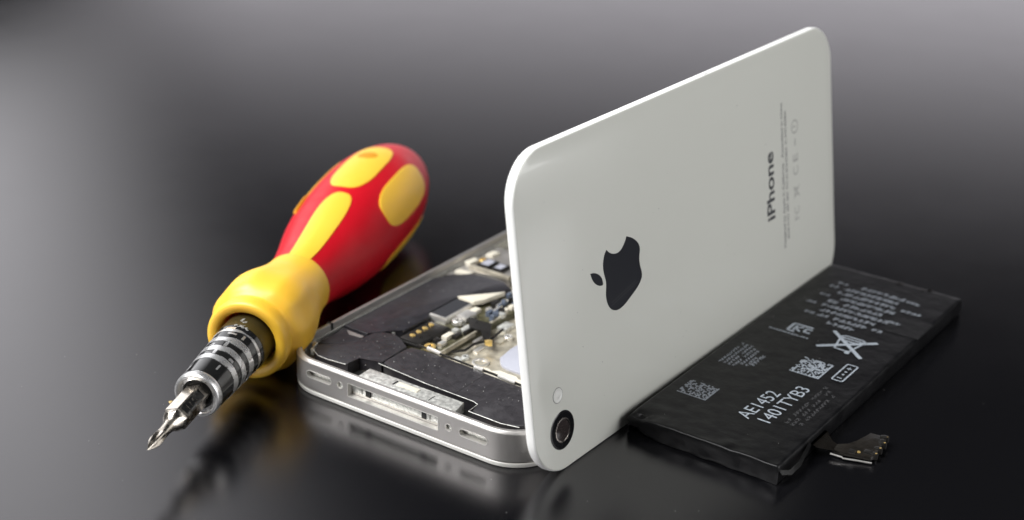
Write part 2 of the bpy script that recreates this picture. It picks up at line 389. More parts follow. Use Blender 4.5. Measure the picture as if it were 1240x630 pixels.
bm = prism(ph, [(3.6, 16.2), (8.1, 16.1), (8.15, 15.3), (5.2, 15.0)], 6.0, 6.08)
obj('grey_strip', bm, M['grey_plate'], pl)  # thin grey strip on top of the cover
bm = prism(ph, smooth_poly([(18.45, 9.1), (18.4, 10.8), (18.3, 17.4), (19.2, 18.2), (31.3, 18.2), (36.1, 17.8), (43.9, 17.4), (52, 17.2), (55.2, 16.5), (55.6, 9.0), (53, 5.2), (49.7, 4.5), (43.0, 4.3), (42.7, 7.6), (41.1, 8.0), (30, 8.1)], 1), 3.5, 6.2, .25)
cv = obj('antenna_box_cover', bm, M['black_cover'], phone)
bm = bmesh.new()
for P_ in ([(18.0, 8.75), (30, 7.85), (41.2, 7.7), (42.4, 7.3), (42.6, 4.25), (49.8, 4.2), (53.2, 5.0)],): tube(bm, [ph(a, b, 6.2) for a, b in P_], .085)
tube(bm, [ph(a, b, 6.15) for a, b in ((13.2, 4.7), (9, 4.2), (6.6, 4.3), (4.2, 5.6), (3.1, 7.4))], .085)
obj('chrome_edge', bm, M['dull_silver'], cv)
obj('cover_seam', box(ph, 36.6, 8.6, 36.75, 17.4, 6.19, 6.215), M['black_gap'], cv)
bm = box(ph, 13.6, 2.0, 42.4, 7.9, 3.5, 3.9); obj('port_recess', bm, M['black_gap'], phone)
bm = prism(ph, [(17.6, 6.6), (39.7, 6.8), (40.4, 3.4), (38, 2.4), (18.3, 2.2), (17.8, 3)], 3.9, 5.95, .15)
shd = obj('port_shield', bm, M['dull_silver'], phone)
bm = box(ph, 25.7, 4.4, 30.6, 5.6, 5.95, 6.15, .08); obj('shield_clip', bm, M['ivory'], shd)
bm = bmesh.new(); box(ph, 24.9, 4.2, 25.3, 5.8, 5.95, 5.98, 0, bm); box(ph, 34, 3.4, 34.2, 5.4, 5.95, 5.98, 0, bm); obj('shield_slit', bm, M['black_gap'], shd)
# --- circuit board strip and its parts
bm = prism(ph, [(18.6, 20.2), (22.9, 20.6), (23.8, 44.5), (24.2, 80), (17.2, 80), (17.2, 53.8), (16.5, 41), (13.6, 31), (12.8, 20.8)], 3.5, 4.9, .06)
pcb = obj('circuit_board', bm, M['pcb'], phone)
cn = obj('battery_connector', box(ph, 13.5, 20.6, 18.6, 30.1, 4.9, 5.75, .15), M['black_plastic'], pcb)
for b in (22.7, 24.7, 26.7, 28.7): obj('gold_contact', disc(ph, 15.1, b, .62, 5.75, 5.98, .1, ry=.5), M['gold'], cn)
bm = bmesh.new(); box(ph, 13.2, 20.2, 18.9, 20.6, 4.9, 5.4, .06, bm); box(ph, 18.6, 20.6, 18.9, 30.2, 4.9, 5.5, .06, bm)
obj('connector_frame', bm, M['black_plastic'], cn)
bm = box(ph, 12.1, 31.7, 16.3, 41.2, 4.9, 6.3, .3); can = obj('shield_can', bm, M['steel_bright'], pcb)
obj('can_label', prism(ph, [(12.35, 32.3), (15.9, 32.3), (15.9, 40.9), (12.35, 40.9)], 6.3, 6.34), M['chip_top'], can)
obj('ivory_tape', prism(ph, [(12.0, 41.6), (16.3, 46.6), (18.6, 49.5), (17.4, 43.5), (16.3, 41.4)], 5.6, 6.55, .08), M['ivory'], pcb)
def screw(a, b, z, r, m, parent):
    bm = bmesh.new()
    loft(bm, [[(a + k_ * math.cos(6.2832 * k / 22), b + k_ * math.sin(6.2832 * k / 22), z + h) for k in range(22)] for k_, h in ((r, -.8), (r, 0), (r * .9, .12), (r * .55, .16), (r * .5, .02), (r * .05, .0))], ph)
    o = obj('screw', bm, m, parent)
    bm = bmesh.new()
    bar2(bm, ph, (a - r * .45, b - r * .2), (a + r * .45, b + r * .2), r * .2, z + .05); bar2(bm, ph, (a - r * .2, b + r * .45), (a + r * .2, b - r * .45), r * .2, z + .06)
    obj('screw_slot', bm, M['black_gap'], o, smooth=False)
screw(20.3, 21.6, 5.5, 1.15, M['gold'], pcb); screw(18.3, 33.3, 6.0, 1.15, M['steel_bright'], pcb)
screw(10.9, 21.9, 5.9, .9, M['dull_silver'], pcb)
obj('spring_clip', box(ph, 16.7, 34.9, 19.2, 38.6, 4.9, 6.1, .25), M['steel_bright'], pcb)
rnd = random.Random(3)
for k in range(34):
    b = 36.5 + 15 * rnd.random() + (12 * rnd.random() if k > 24 else 0); a = 17.6 + 5.0 * rnd.random()
    w, l, h = .5 + 1.0 * rnd.random(), .6 + 1.6 * rnd.random(), .4 + 1.1 * rnd.random()
    obj('chip', box(ph, a, b, a + w, b + l, 4.9, 4.9 + h, .07), M[rnd.choice(('chip_blue', 'chip_blue', 'steel_bright', 'black_plastic', 'dull_silver', 'ivory', 'black_plastic'))], pcb)
for a, b, w, l, m in ((19.6, 26.2, 1.3, 2.6, 'ivory'), (20.9, 23.2, 1.0, 1.8, 'steel_bright'), (19.4, 29.8, 1.2, 1.2, 'dull_silver'), (21.2, 27.6, .9, 2.2, 'black_plastic'), (20.6, 31.2, 1.4, 2.4, 'dull_silver'), (19.2, 23.9, 1.1, 1.4, 'black_plastic'), (21.8, 30.4, .6, 4.2, 'black_plastic'), (16.8, 39.2, 1.6, 2.0, 'ivory')):
    obj('chip', box(ph, a, b, a + w, b + l, 4.9, 5.7, .1), M[m], pcb)
bm = bmesh.new(); box(ph, 23.0, 20.8, 23.35, 44, 4.3, 5.25, .05, bm); obj('board_rail', bm, M['beige_metal'], pcb)
fx = obj('black_flex', prism(ph, [(18.8, 36.8), (21.7, 36.3), (24.2, 36.9), (25.6, 34.6), (29.0, 29.8), (27.6, 29.5), (24.4, 33.0), (21.6, 32.6)], 5.2, 5.75, .12), M['black_plastic'], pcb)
obj('gold_contact', prism(ph, [(28.9, 30.6), (29.5, 29.6), (28.4, 29.2), (27.7, 29.6), (28.1, 30.4)], 5.0, 5.85, .1), M['gold'], fx)
bm = bmesh.new(); tube(bm, [ph(a, b, z) for a, b, z in ((19.0, 19.6, 6.1), (22.9, 19.2, 6.2), (25.2, 18.9, 6.25), (32.4, 18.6, 6.25), (37.5, 18.6, 6.2), (45, 18.2, 6.1))], .22)
cable = obj('antenna_cable', bm, M['flex'], phone)
bm = bmesh.new(); tube(bm, [ph(a, b, z) for a, b, z in ((21.6, 19.3, 6.3), (23.5, 19.1, 6.35), (25.0, 18.9, 6.3))], .42); tube(bm, [ph(a, b, z) for a, b, z in ((33.4, 18.5, 6.25), (35.5, 18.5, 6.3))], .4); tube(bm, [ph(a, b, z) for a, b, z in ((39, 18.5, 6.2), (43, 18.3, 6.15))], .34)
obj('cable_sleeve', bm, M['steel_bright'], cable)
rc = random.Random(44)
up_ = [(33.5 + k * 1.0, 19.6 + .9 * rc.random() + (1.2 if 3 < k < 9 else 0)) for k in range(19)]
obj('cream_tape', prism(ph, [(33.2, 18.35), (52, 18.2)] + up_[::-1], 5.2, 5.9, .1), M['ivory'], cable)
for a, b, w, l, h, m in ((25.2, 22.6, 2.0, 1.2, .5, 'dull_silver'), (26.2, 27.8, 1.0, 2.6, .4, 'steel_bright'), (24.4, 38.5, 2.2, 3.2, .9, 'dull_silver'), (27.2, 33.4, 1.6, 2.4, .5, 'beige_metal'), (24.2, 30.4, .8, 3.0, .8, 'grey_plate'), (24.6, 45, 3.0, 5.0, 1.2, 'steel_bright'), (28.4, 40.2, 2.6, 2.0, .6, 'ivory')):
    obj('metal_tab', box(ph, a, b, a + w, b + l, 3.5, 3.5 + h, .1), M[m], plate)
screw(26.9, 24.4, 4.1, .8, M['dull_silver'], plate); screw(28.6, 36.6, 4.2, .9, M['steel_bright'], plate); screw(4.4, 61.2, 6.0, .9, M['gold'], phone); screw(52.2, 12.0, 6.3, .8, M['dull_silver'], phone)
bm = bmesh.new(); tube(bm, [ph(a, b, z) for a, b, z in ((24.0, 23.5, 4.6), (25.6, 26, 4.4), (25.3, 29.5, 4.3), (26.8, 33, 4.3), (26.2, 38, 4.5))], .28)
obj('thin_cable', bm, M['black_plastic'], phone)
# --- far end: bracket with camera pads
bm = prism(ph, [(1.9, 50), (1.9, 70), (12, 70), (14, 57.6), (12.8, 56.6), (6.2, 55.6)], 3.5, 5.5, .15)
br = obj('metal_bracket', bm, M['grey_plate'], phone)
obj('bracket_bar', prism(ph, [(4.0, 56.2), (4.2, 57.2), (14.6, 57.3), (14.6, 56.3)], 5.5, 6.3, .15), M['beige_metal'], br)
for poly in ([(1.9, 57.6), (3.6, 57.2), (3.8, 60.2), (2.4, 60.8)], [(3.2, 52.2), (6.9, 52.5), (6.9, 54.0), (3.4, 53.8)], [(3.2, 63.6), (4.8, 64.0), (5.2, 66.4), (3.4, 66.2)]):
    obj('white_tab', prism(ph, poly, 5.5, 6.25, .15), M['ivory'], br)
for a0, b0, a1, b1 in ((4.9, 58.0, 8.1, 62.0), (8.6, 58.1, 11.4, 61.6)):
    q = obj('camera_block', box(ph, a0, b0, a1, b1, 5.5, 6.3, .1), M['black_plastic'], br)
    obj('pale_pad', box(ph, a0 + .55, b0 + .6, a1 - .55, b1 - .6, 6.3, 6.36), M['pale_blue'], q)
# --- hidden upper half seen only past the cover
obj('logic_shield', box(ph, 26, 45, 56, 108, 3.5, 5.8, .3), M['steel_bright'], phone)
obj('camera_module', box(ph, 4, 92, 20, 110, 3.5, 6.4, .4), M['black_plastic'], phone)
bm = bmesh.new()
for a, b in ((3.0, 6.6), (2.6, 7.5), (3.9, 5.2)): box(ph, a, b, a + .7, b + .5, 5.2, 6.5, .1, bm)
obj('corner_clip', bm, M['steel_bright'], phone)

# ------------------------------------------------------------------ loose battery
BX, BY, BYAW = 1.2, 25.996, math.radians(1.2); BW, BL, BT = 30.5, 87.6, 3.85
cB, sB = math.cos(BYAW), math.sin(BYAW)
def bt(a, b, z): return Vector((BX + a * cB - b * sB, BY + a * sB + b * cB, z))
batt = empty('loose_battery', 'flat black phone battery with white printed marks, lying against the upright white cover', 'battery', tuple(bt(BW / 2, BL / 2, 0)))
def cell_mesh():
    bm = bmesh.new()
    As = [0, .06, .2, .45, .8, 1.3] + [1.3 + (BW - 2.6) * k / 48 for k in range(1, 48)] + [BW - 1.3, BW - .8, BW - .45, BW - .2, BW - .06, BW]
    Bs = [0, .06, .2, .45, .8, 1.3] + [1.3 + (BL - 2.6) * k / 120 for k in range(1, 120)] + [BL - 1.3, BL - .8, BL - .45, BL - .2, BL - .06, BL]
    def top(a, b):
        def ed(d, r): return 0 if d >= r else r - math.sqrt(max(r * r - (r - d) ** 2, 0))
        z = BT - ed(min(a, BW - a), .5) - ed(b, .32) - ed(BL - b, .9)
        w = math.exp(-b / 7.0)
        z += w * .2 * pnoise((a * .22, b * .5, 3)) + math.exp(-b / 3.0) * .12 * pnoise((a * .5, b * .25, 12)) + .035 * pnoise((a * .12, b * .06, 8)) + .10 * math.exp(-(BW - a) / 3.5) * pnoise((a * .2, b * .22, 5))
        # crumpled corner beside the cover
        c = math.exp(-((a - 2.0) ** 2 / 4.5 + (b - .6) ** 2 / 3.5))
        z += c * (-.55 + .9 * pnoise((a * .9, b * 1.1, 1)) + .5 * pnoise((a * 2.1, b * 2.3, 2)))
        # pressed fold near the front
        z += .11 * math.exp(-((b - 4.3 - .9 * math.sin(a * .45)) ** 2) / .12) * math.exp(-((a - 22) ** 2) / 14)
        return max(z, .5)
    T = [[bm.verts.new(bt(a, b, top(a, b))) for b in Bs] for a in As]
    na, nb = len(As), len(Bs)
    for i in range(na - 1):
        for j in range(nb - 1): bm.faces.new((T[i][j], T[i + 1][j], T[i + 1][j + 1], T[i][j + 1]))
    rim = [(i, 0) for i in range(na)] + [(na - 1, j) for j in range(1, nb)] + [(i, nb - 1) for i in range(na - 2, -1, -1)] + [(0, j) for j in range(nb - 2, 0, -1)]
    rows = [[T[i][j] for i, j in rim]]
    for h, ins in ((.75, -.02), (.5, -.05), (.25, .0), (.08, .04), (0.0, .2)):
        row = []
        for i, j in rim:
            a, b = As[i], Bs[j]; zt = top(a, b)
            a2 = min(max(a, ins), BW - ins); b2 = min(max(b, ins), BL - ins)
            z = zt * h + .05
            if b < .01:
                lift = 1.9 * math.exp(-(a / 2.6) ** 2) + .35 * math.exp(-a / 8)
                z = max(z, min(lift * .9, zt - .3) if h < .3 else z)
                b2 += .3 * pnoise((a * .35, h * 3, 4)) * (1 + 2.5 * math.exp(-(a / 3) ** 2)) + .35 * math.exp(-((a - 2.2) ** 2) / 2) * (1 - h)
            row.append(bm.verts.new(bt(a2, b2, z)))
        rows.append(row)
    n = len(rim)
    for A, B in zip(rows, rows[1:]):
        for i in range(n):
            k = (i + 1) % n; bm.faces.new((A[i], B[i], B[k], A[k]))
    bm.faces.new(rows[-1])
    return bm
cell = obj('wrapped_cell', cell_mesh(), M['wrap'], batt, angle=50)
ZI = BT + .075
D_, U_ = (0, 1), (-1, 0)          # along the battery / letter tops towards the cover
D2, U2 = (1, 0), (0, 1)           # across the battery / tops towards the far end
bm = bmesh.new()
text(bm, bt, 'AE1452', (18.5, 11.6), (.045, 1), (-1, .02), 12.4, 2.7, ZI)
text(bm, bt, '1401TYB3', (22.4, 12.6), (.02, 1), (-1, .02), 16.4, 2.7, ZI)
obj('serial_lettering', bm, M['white_ink'], batt, smooth=False)
def dots(a0, b0, a1, b1, nx, ny, seed, dens=.55, border=True):
    r = random.Random(seed); bm = bmesh.new()
    da, db = (a1 - a0) / nx, (b1 - b0) / ny
    for i in range(nx):
        for j in range(ny):
            if r.random() < dens or (border and (i == nx - 1 or j == 0)):
                a, b = a0 + i * da, b0 + j * db; k = .9
                quad(bm, bt, [(a, b), (a + da * k, b), (a + da * k, b + db * k), (a, b + db * k)], ZI)
    return bm
obj('code_patch', dots(2.7, 12.9, 8.9, 18.7, 18, 16, 1, .5), M['dim_ink'], batt, smooth=False)
obj('code_patch', dots(15.8, 33.8, 22.0, 41.0, 16, 18, 2, .56), M['white_ink'], batt, smooth=False)
bm = bmesh.new(); r5 = random.Random(5)
for k in range(6): glyphs(bm, bt, (3.6 + 1.0 * k, 28.7 + (1.5 if k > 3 else 0)), D_, U_, (11, 11, 11, 10, 8, 6)[k], .93, .62, ZI, .13, r5, .1)
glyphs(bm, bt, (9.6, 31), D_, U_, 5, 1.1, .9, ZI, .16, r5, 0)
obj('tiny_print', bm, M['dim_ink'], batt, smooth=False)
# crossed-out bin
bm = bmesh.new()
for p, q, w in (((15.4, 46.9), (24.9, 55.4), .85), ((24.9, 46.9), (15.4, 55.4), .85)): bar2(bm, bt, p, q, w, ZI + (.004 if w and p[0] > 20 else 0))
for p, q in (((17.7, 53.6), (18.7, 48.2)), ((22.7, 53.6), (21.7, 48.2)), ((18.7, 48.3), (21.7, 48.3)), ((17.2, 53.7), (23.2, 53.7)), ((18.2, 54.7), (22.2, 54.7)), ((17.3, 53.7), (18.3, 54.7)), ((23.1, 53.7), (22.1, 54.7))): bar2(bm, bt, p, q, .42, ZI + .008)
disc(lambda a, b, z: bt(a, b, z), 21.6, 47.7, .55, ZI, ZI + .012, 0, bm, 12)
bar2(bm, bt, (18.6, 52.6), (21.8, 52.6), .5, ZI + .01)
obj('crossed_bin_symbol', bm, M['white_ink'], batt, smooth=False)
bm = bmesh.new()
rr = rrect(23.7, 35.5, 26.2, 43.4, .5, 4); ri = rrect(24.0, 35.8, 25.9, 43.1, .3, 4)
vo = [bm.verts.new(bt(x, y, ZI)) for x, y in rr]; vi = [bm.verts.new(bt(x, y, ZI)) for x, y in ri]
for i in range(len(rr)): j = (i + 1) % len(rr); bm.faces.new((vo[i], vo[j], vi[j], vi[i]))
bar2(bm, bt, (24.45, 41.5), (25.45, 41.5), .26, ZI); bar2(bm, bt, (24.95, 41.0), (24.95, 42.0), .26, ZI + .004)
bar2(bm, bt, (24.45, 36.9), (25.45, 36.9), .3, ZI)
for b in (38.6, 39.9): disc(lambda a, b_, z: bt(a, b_, z), 24.95, b, .28, ZI - .01, ZI + .005, 0, bm, 10)
obj('polarity_symbol', bm, M['white_ink'], batt, smooth=False)
# safety mark: framed letters with a line of print underneath
bm = bmesh.new()
for p, q in (((7.4, 50.0), (7.4, 53.6)), ((7.4, 53.6), (11.6, 53.6)), ((7.4, 50.0), (9.0, 50.0))): bar2(bm, bt, p, q, .55, ZI)
for p, q in (((8.4, 50.6), (8.4, 52.9)), ((8.4, 51.7), (9.9, 52.9)), ((8.4, 51.7), (9.9, 50.6)), ((11.9, 52.6), (10.6, 52.6)), ((10.6, 52.6), (10.6, 51.0)), ((10.6, 51.0), (12.0, 51.0))): bar2(bm, bt, p, q, .5, ZI + .004)
glyphs(bm, bt, (4.0, 48.4), D2, U2, 13, .68, .55, ZI, .13, r5, .05)
obj('safety_mark', bm, M['white_ink'], batt, smooth=False)
# block of fine print
bm = bmesh.new(); r6 = random.Random(6)
for k, (lab, a0, n) in enumerate(((0, 12.6, 5), (6.4, 9.2, 9), (0, 8.6, 10), (4.4, 8.0, 12), (0, 8.0, 10), (5.2, 8.6, 11), (0, 7.8, 11), (5.0, 8.4, 10), (6.0, 11.4, 8))):
    b0 = 57.4 + 2.55 * k
    glyphs(bm, bt, (a0, b0), D2, U2, n, 1.24, 1.5, ZI, .3, r6, .05)
    if lab: glyphs(bm, bt, (lab, b0), D2, U2, 2, 1.1, 1.2, ZI, .26, r6, 0)
for a0, b0, n in ((22.6, 72.7, 4), (22.0, 66.0, 3), (21.4, 60.2, 2), (21.6, 77.6, 3)): glyphs(bm, bt, (a0, b0), D2, U2, n, 1.1, 1.1, ZI, .26, r6, 0)
obj('fine_print', bm, M['dim_ink'], batt, smooth=False)
bm = bmesh.new(); r7 = random.Random(8)
for k in range(3): glyphs(bm, bt, (25.0 + 1.25 * k, 13.5 + 1.0 * k), D_, U_, 17 - 2 * k, 1.1, .8, ZI - .01 - .02 * k, .16, r7, .25)
obj('worn_print', bm, M['faint_ink_and_reflection'], batt, smooth=False)
for a, b in ((26.2, 33.6), (27.0, 30.5), (3.0, 9.8), (6.4, 7.0), (29.6, 52.6), (29.8, 43.6)):
    pass
bm = bmesh.new(); rs = random.Random(12)
for k in range(20):
    a, b = 1.5 + 28 * rs.random(), 3 + 70 * rs.random(); r = .03 + .05 * rs.random()
    disc(lambda x, y, z: bt(x, y, z), a, b, r, ZI - .02, ZI + .03, 0, bm, 6)
for k in range(22):
    b = 20 + 45 * rs.random() ** 1.2; disc(lambda x, y, z: bt(x, y, z), BW - .4 + .2 * rs.random(), b, .03 + .06 * rs.random() ** 2, 3.1, 3.5, 0, bm, 6, ry=.08 + .2 * rs.random() ** 2)
o = obj('dust_speck', bm, M['pale_print'], batt, smooth=False); o['kind'] = 'stuff'
bm = prism(bt, smooth_poly([(23.6, 62.0), (22.4, 64.4), (22.6, 68.6), (24.6, 70.4), (BW + .04, 70.8), (BW + .04, 62.2)], 0), BT - .35, BT + .04)
obj('clear_tape', bm, M['tape'], batt)
bm = bmesh.new()
rs = random.Random(4)
for k in range(7): 
    a, b = 15 + 9 * rs.random(), 86.2 + 1.2 * rs.random(); disc(lambda x, y, z: bt(x, y, z), a, b, .3 + .3 * rs.random(), BT - .15, BT + .08, .05, bm, 8)
obj('glue_residue', bm, M['flex'], batt)
# end fold: a thin strip that peels off the near corner
pts = [(BW - .1, .2, 3.1), (BW + .5, .6, 2.1), (BW + 1.4, 2.6, 1.5), (BW + 1.5, 6.0, 1.7), (BW + .9, 9.5, 2.2), (BW + .3, 12.6, 2.4)]
bm = bmesh.new()
A = [bm.verts.new(bt(a, b, z)) for a, b, z in pts]; B = [bm.verts.new(bt(a - .45, b + .1, z + .8)) for a, b, z in pts]
for i in range(len(pts) - 1): bm.faces.new((A[i], A[i + 1], B[i + 1], B[i]))
bmesh.ops.solidify(bm, geom=bm.faces[:], thickness=.1)
obj('peeling_strip', bm, M['tape'], batt)
# flex tail and connector
def ribbon(rows, th):
    bm = bmesh.new(); V = [[bm.verts.new(bt(*p)) for p in r] for r in rows]
    for A, B in zip(V, V[1:]):
        for i in range(len(A) - 1): bm.faces.new((A[i], A[i + 1], B[i + 1], B[i]))
    bmesh.ops.solidify(bm, geom=bm.faces[:], thickness=th); return bm
rows = [[(BW - .3, 12.6 + (6.4 * t), 2.5) for t in (0, .5, 1)],
        [(BW + .5, 12.7 + 6.2 * t, 2.5) for t in (0, .5, 1)],
        [(BW + 1.2, 12.9 + 5.4 * t, 2.1) for t in (0, .5, 1)],
        [(BW + 2.2, 14.3 + 3.5 * t, 1.5) for t in (0, .5, 1)],
        [(BW + 3.3, 15.2 + 2.6 * t, 1.2) for t in (0, .5, 1)],
        [(BW + 4.6, 15.6 + 2.8 * t, 1.15) for t in (0, .5, 1)]]
tail = obj('flex_tail', ribbon(rows, .16), M['flex'], batt)
poly = [(33.6, 15.6), (36.0, 15.7), (40.4, 17.0), (41.0, 18.4), (40.4, 19.3), (41.0, 20.6), (40.3, 21.5), (40.9, 22.8), (40.0, 23.7), (40.2, 24.9), (37.0, 24.6), (36.2, 20.4), (35.2, 18.6), (33.6, 17.9)]
def cz(a, b, z): return bt(a, b, z +   .05 * (b - 14) + .1 * math.sin(a * 1.1))
con = obj('connector_plate', prism(cz, poly, .45, 1.15, .12), M['flex'], batt)
for a, b in ((40.5, 18.1), (40.4, 20.2), (40.3, 22.3), (39.8, 24.5)): obj('contact_tooth', prism(cz, smooth_poly([(a - .8, b - .5), (a + .75, b - .45), (a + .75, b + .45), (a - .8, b + .5)], 1), .3, 1.5, .15), M['black_plastic'], con)
for a, b in ((40.9, 18.1), (40.8, 20.2), (40.7, 22.3), (40.2, 24.5), (38.0, 17.2)): obj('solder_dot', disc(cz, a, b, .3, 1.0, 1.5, .1, None, 10), M['gold'], con)
bm = bmesh.new()
tube(bm, [bt(a, b, z) for a, b, z in ((33.7, 14.6, .8), (35.8, 15.0, .65), (36.0, 14.9, .5), (38.2, 15.8, .45), (40.8, 16.7, .4))], .17)
obj('metal_edge', bm, M['steel_bright'], con)
bm = bmesh.new()
for a, b, w, l in ((36.4, 16.2, 1.2, .8), (38.6, 17.6, 1.5, 1.0), (39.5, 22.4, 1.0, .8)): box(cz, a, b, a + w, b + l, 1.15, 1.6, .1, bm)
obj('connector_chip', bm, M['black_plastic'], con)

# ------------------------------------------------------------------ screwdriver
TIP = Vector((-50.409, -42.462, 8.483)); END = Vector((-101.027, 84.459, 12.44))
ax = (END - TIP).normalized(); e_side = Vector((0, 0, 1)).cross(ax).normalized(); e_up = ax.cross(e_side).normalized()
# offset sideways so the axis matches the handle
def sv(s, th, r): return TIP + ax * s + (e_side * math.cos(th) + e_up * math.sin(th)) * r
driver = empty('screwdriver', 'red and yellow handled screwdriver with a short cross tip bit, lying beside the opened phone', 'screwdriver', tuple(Vector((*(TIP + ax * 80).xy, 0))))
def lathe(prof, n=56, closed=False, fr=None):
    bm = bmesh.new()
    rows = [[(s, 2 * math.pi * k / n, (fr(r, s, 2 * math.pi * k / n) if fr else r)) for k in range(n)] for s, r in prof]
    loft(bm, rows, sv, closed=closed); return bm
def interp(pr, s):
    for (s0, r0), (s1, r1) in zip(pr, pr[1:]):
        if s0 <= s <= s1:
            t = (s - s0) / (s1 - s0)
            return r0 + (r1 - r0) * t
    return pr[-1][1]
HP = [(60, 6.9), (64, 6.95), (68, 7.2), (72, 7.9), (76, 8.8), (80, 9.75), (84, 10.5), (88, 11.0), (94, 11.5), (100, 11.75), (106, 11.8), (111, 11.6), (115.5, 11.15), (119, 10.5), (122.5, 9.7), (126, 8.6), (129, 7.2), (131.2, 5.6), (132.8, 3.8), (133.6, 1.8), (133.8, .3)]
# finer profile with smooth interpolation
def cr(pr, m=4):
    out = []
    for i in range(len(pr) - 1):
        p0 = pr[max(i - 1, 0)]; p1 = pr[i]; p2 = pr[i + 1]; p3 = pr[min(i + 2, len(pr) - 1)]
        for k in range(m):
            t = k / m
            out.append(tuple(.5 * (2 * p1[j] + (p2[j] - p0[j]) * t + (2 * p0[j] - 5 * p1[j] + 4 * p2[j] - p3[j]) * t * t + (3 * p1[j] - p0[j] - 3 * p2[j] + p3[j]) * t ** 3) for j in (0, 1)))
    out.append(pr[-1]); return out
HPf = cr(HP, 3)
obj('handle', lathe(HPf), M['red'], driver)
CP = [(46.5, 5.7), (41.0, 5.75), (40.3, 5.9), (39.95, 6.3), (39.8, 7.1), (39.85, 7.7), (40.15, 8.05), (40.8, 8.2), (42.0, 8.15), (42.8, 7.95), (43.4, 7.85), (43.8, 8.0), (44.2, 8.6), (44.9, 9.25), (45.8, 9.7), (47.2, 9.95), (49, 10.0), (50.6, 9.9), (52, 9.7), (53.6, 9.35), (55, 8.95), (57, 8.4), (59, 7.9), (61, 7.5), (63, 7.25), (65, 7.12), (65.6, 6.95), (65.6, 6.0), (46.5, 5.8)]
def flats(r, s_, t):
    if r < 8.3 or s_ < 44.1: return r
    k = .5 + .5 * math.cos(6 * (t - math.radians(98)))
    return r - .42 * max(0, k - .35) / .65 * min(1, (r - 8.3) / 1.0)
collar = obj('collar', lathe(CP, closed=True, n=96, fr=flats), M['yellow'], driver, angle=45)
def patch(name, s0, s1, thc, hw, m, pw=3.0, off=.16, ns=26, nt=20, taper=None):
    """inlay flush in the handle: a rounded region of the turned surface, raised by off, in (s, angle)"""
    bm = bmesh.new()
    sc_, hs = (s0 + s1) / 2, (s1 - s0) / 2; rings = []
    N = 48
    for k_ in (1.0, .97, .9, .75, .55, .35, .15, .02):
        row = []
        for k in range(N):
            t = 2 * math.pi * k / N; c, sn = math.cos(t), math.sin(t)
            x = abs(c) ** (2 / pw) * (1 if c >= 0 else -1); y = abs(sn) ** (2 / pw) * (1 if sn >= 0 else -1)
            s = sc_ + hs * x * k_
            w = hw * (taper(s) if taper else 1)
            row.append((s, thc + w * y * k_, interp(HPf, s) + (off if k_ < .99 else -.25)))
        rings.append(row)
    # skirt
    rings = [rings[0]] + [[(s, t, interp(HPf, s) + off * .75) for s, t, r in rings[0]]] + rings[1:]
    loft(bm, rings, sv, cap0=False, cap1=True)
    return obj(name, bm, m, driver, angle=60)
rad = math.radians
lg = patch('grip_inlay', 60.3, 89.2, rad(98), rad(19), M['yellow'], 3.2, taper=lambda s: 1.1 - .0 * s if s < 70 else 1.1 - (s - 70) * .012)
patch('grip_inlay', 60.3, 89.2, rad(338), rad(19), M['yellow'], 3.2)
top_in = None
for k, d in enumerate((90, 150, 210, 270, 330, 30)):
    g = patch('grip_inlay', 91.6, 117.4, rad(d + (5 if d == 210 else -3 if d == 30 else 0)), rad(22.5 if d in (90, 150) else 18), M['yellow'], 3.4, taper=lambda s: 1.0 - max(0, 98 - s) * .012, off=.2)
    if k == 0: top_in = g
patch('hanging_hole', 107.6, 112.0, rad(87), rad(11.5), M['orange'], 2.0, off=.24)
# raised seam on the far side
patch('mould_seam', 84, 92, rad(42), rad(4), M['orange'], 2.5, off=.5)
# chuck
bm = lathe([(47, 4.6), (47, 5.15), (36.4, 5.1), (36.2, 5.0), (20.2, 4.35), (20.0, 4.1), (20.0, 2.9), (47, 2.9)], 48, closed=True)
ch = obj('chuck_sleeve', bm, M['chuck_black'], driver)
bm = lathe([(20.1, 4.3), (19.9, 4.4), (19.2, 4.4), (18.7, 4.3), (18.5, 4.1), (18.5, 3.8), (18.6, 3.62), (18.9, 3.45), (19.1, 2.95), (21, 2.9), (21, 4.2)], 48, closed=True)
obj('chuck_ring', bm, M['chrome'], ch)
def ring(s0, s1, r, m, name='chuck_band', wob=0.0, sd=1):
    bm = bmesh.new(); n = 72; rows = []
    for ss, rr_ in ((s0, r - .2), (s0, r - .02), (s1, r + .04), (s1, r - .2)):
        rows.append([(ss + (wob * pnoise((math.cos(6.2832 * k / n) * 2.2, math.sin(6.2832 * k / n) * 2.2, sd + ss)) if wob else 0), 6.2832 * k / n, rr_) for k in range(n)])
    loft(bm, rows, sv, closed=True); return obj(name, bm, m, ch)
ring(24.5, 26.1, 4.62, M['chrome'], wob=.25); ring(27.6, 29.2, 4.75, M['chrome'], wob=.35, sd=2); ring(30.7, 32.4, 4.88, M['chrome'], wob=.5, sd=3)
ring(34.6, 35.2, 5.03, M['chrome'], wob=.5, sd=5); ring(36.6, 46.9, 5.18, M['olive'], 'chuck_reflection_ring')  # last ring added to carry the painted yellow reflection in olive
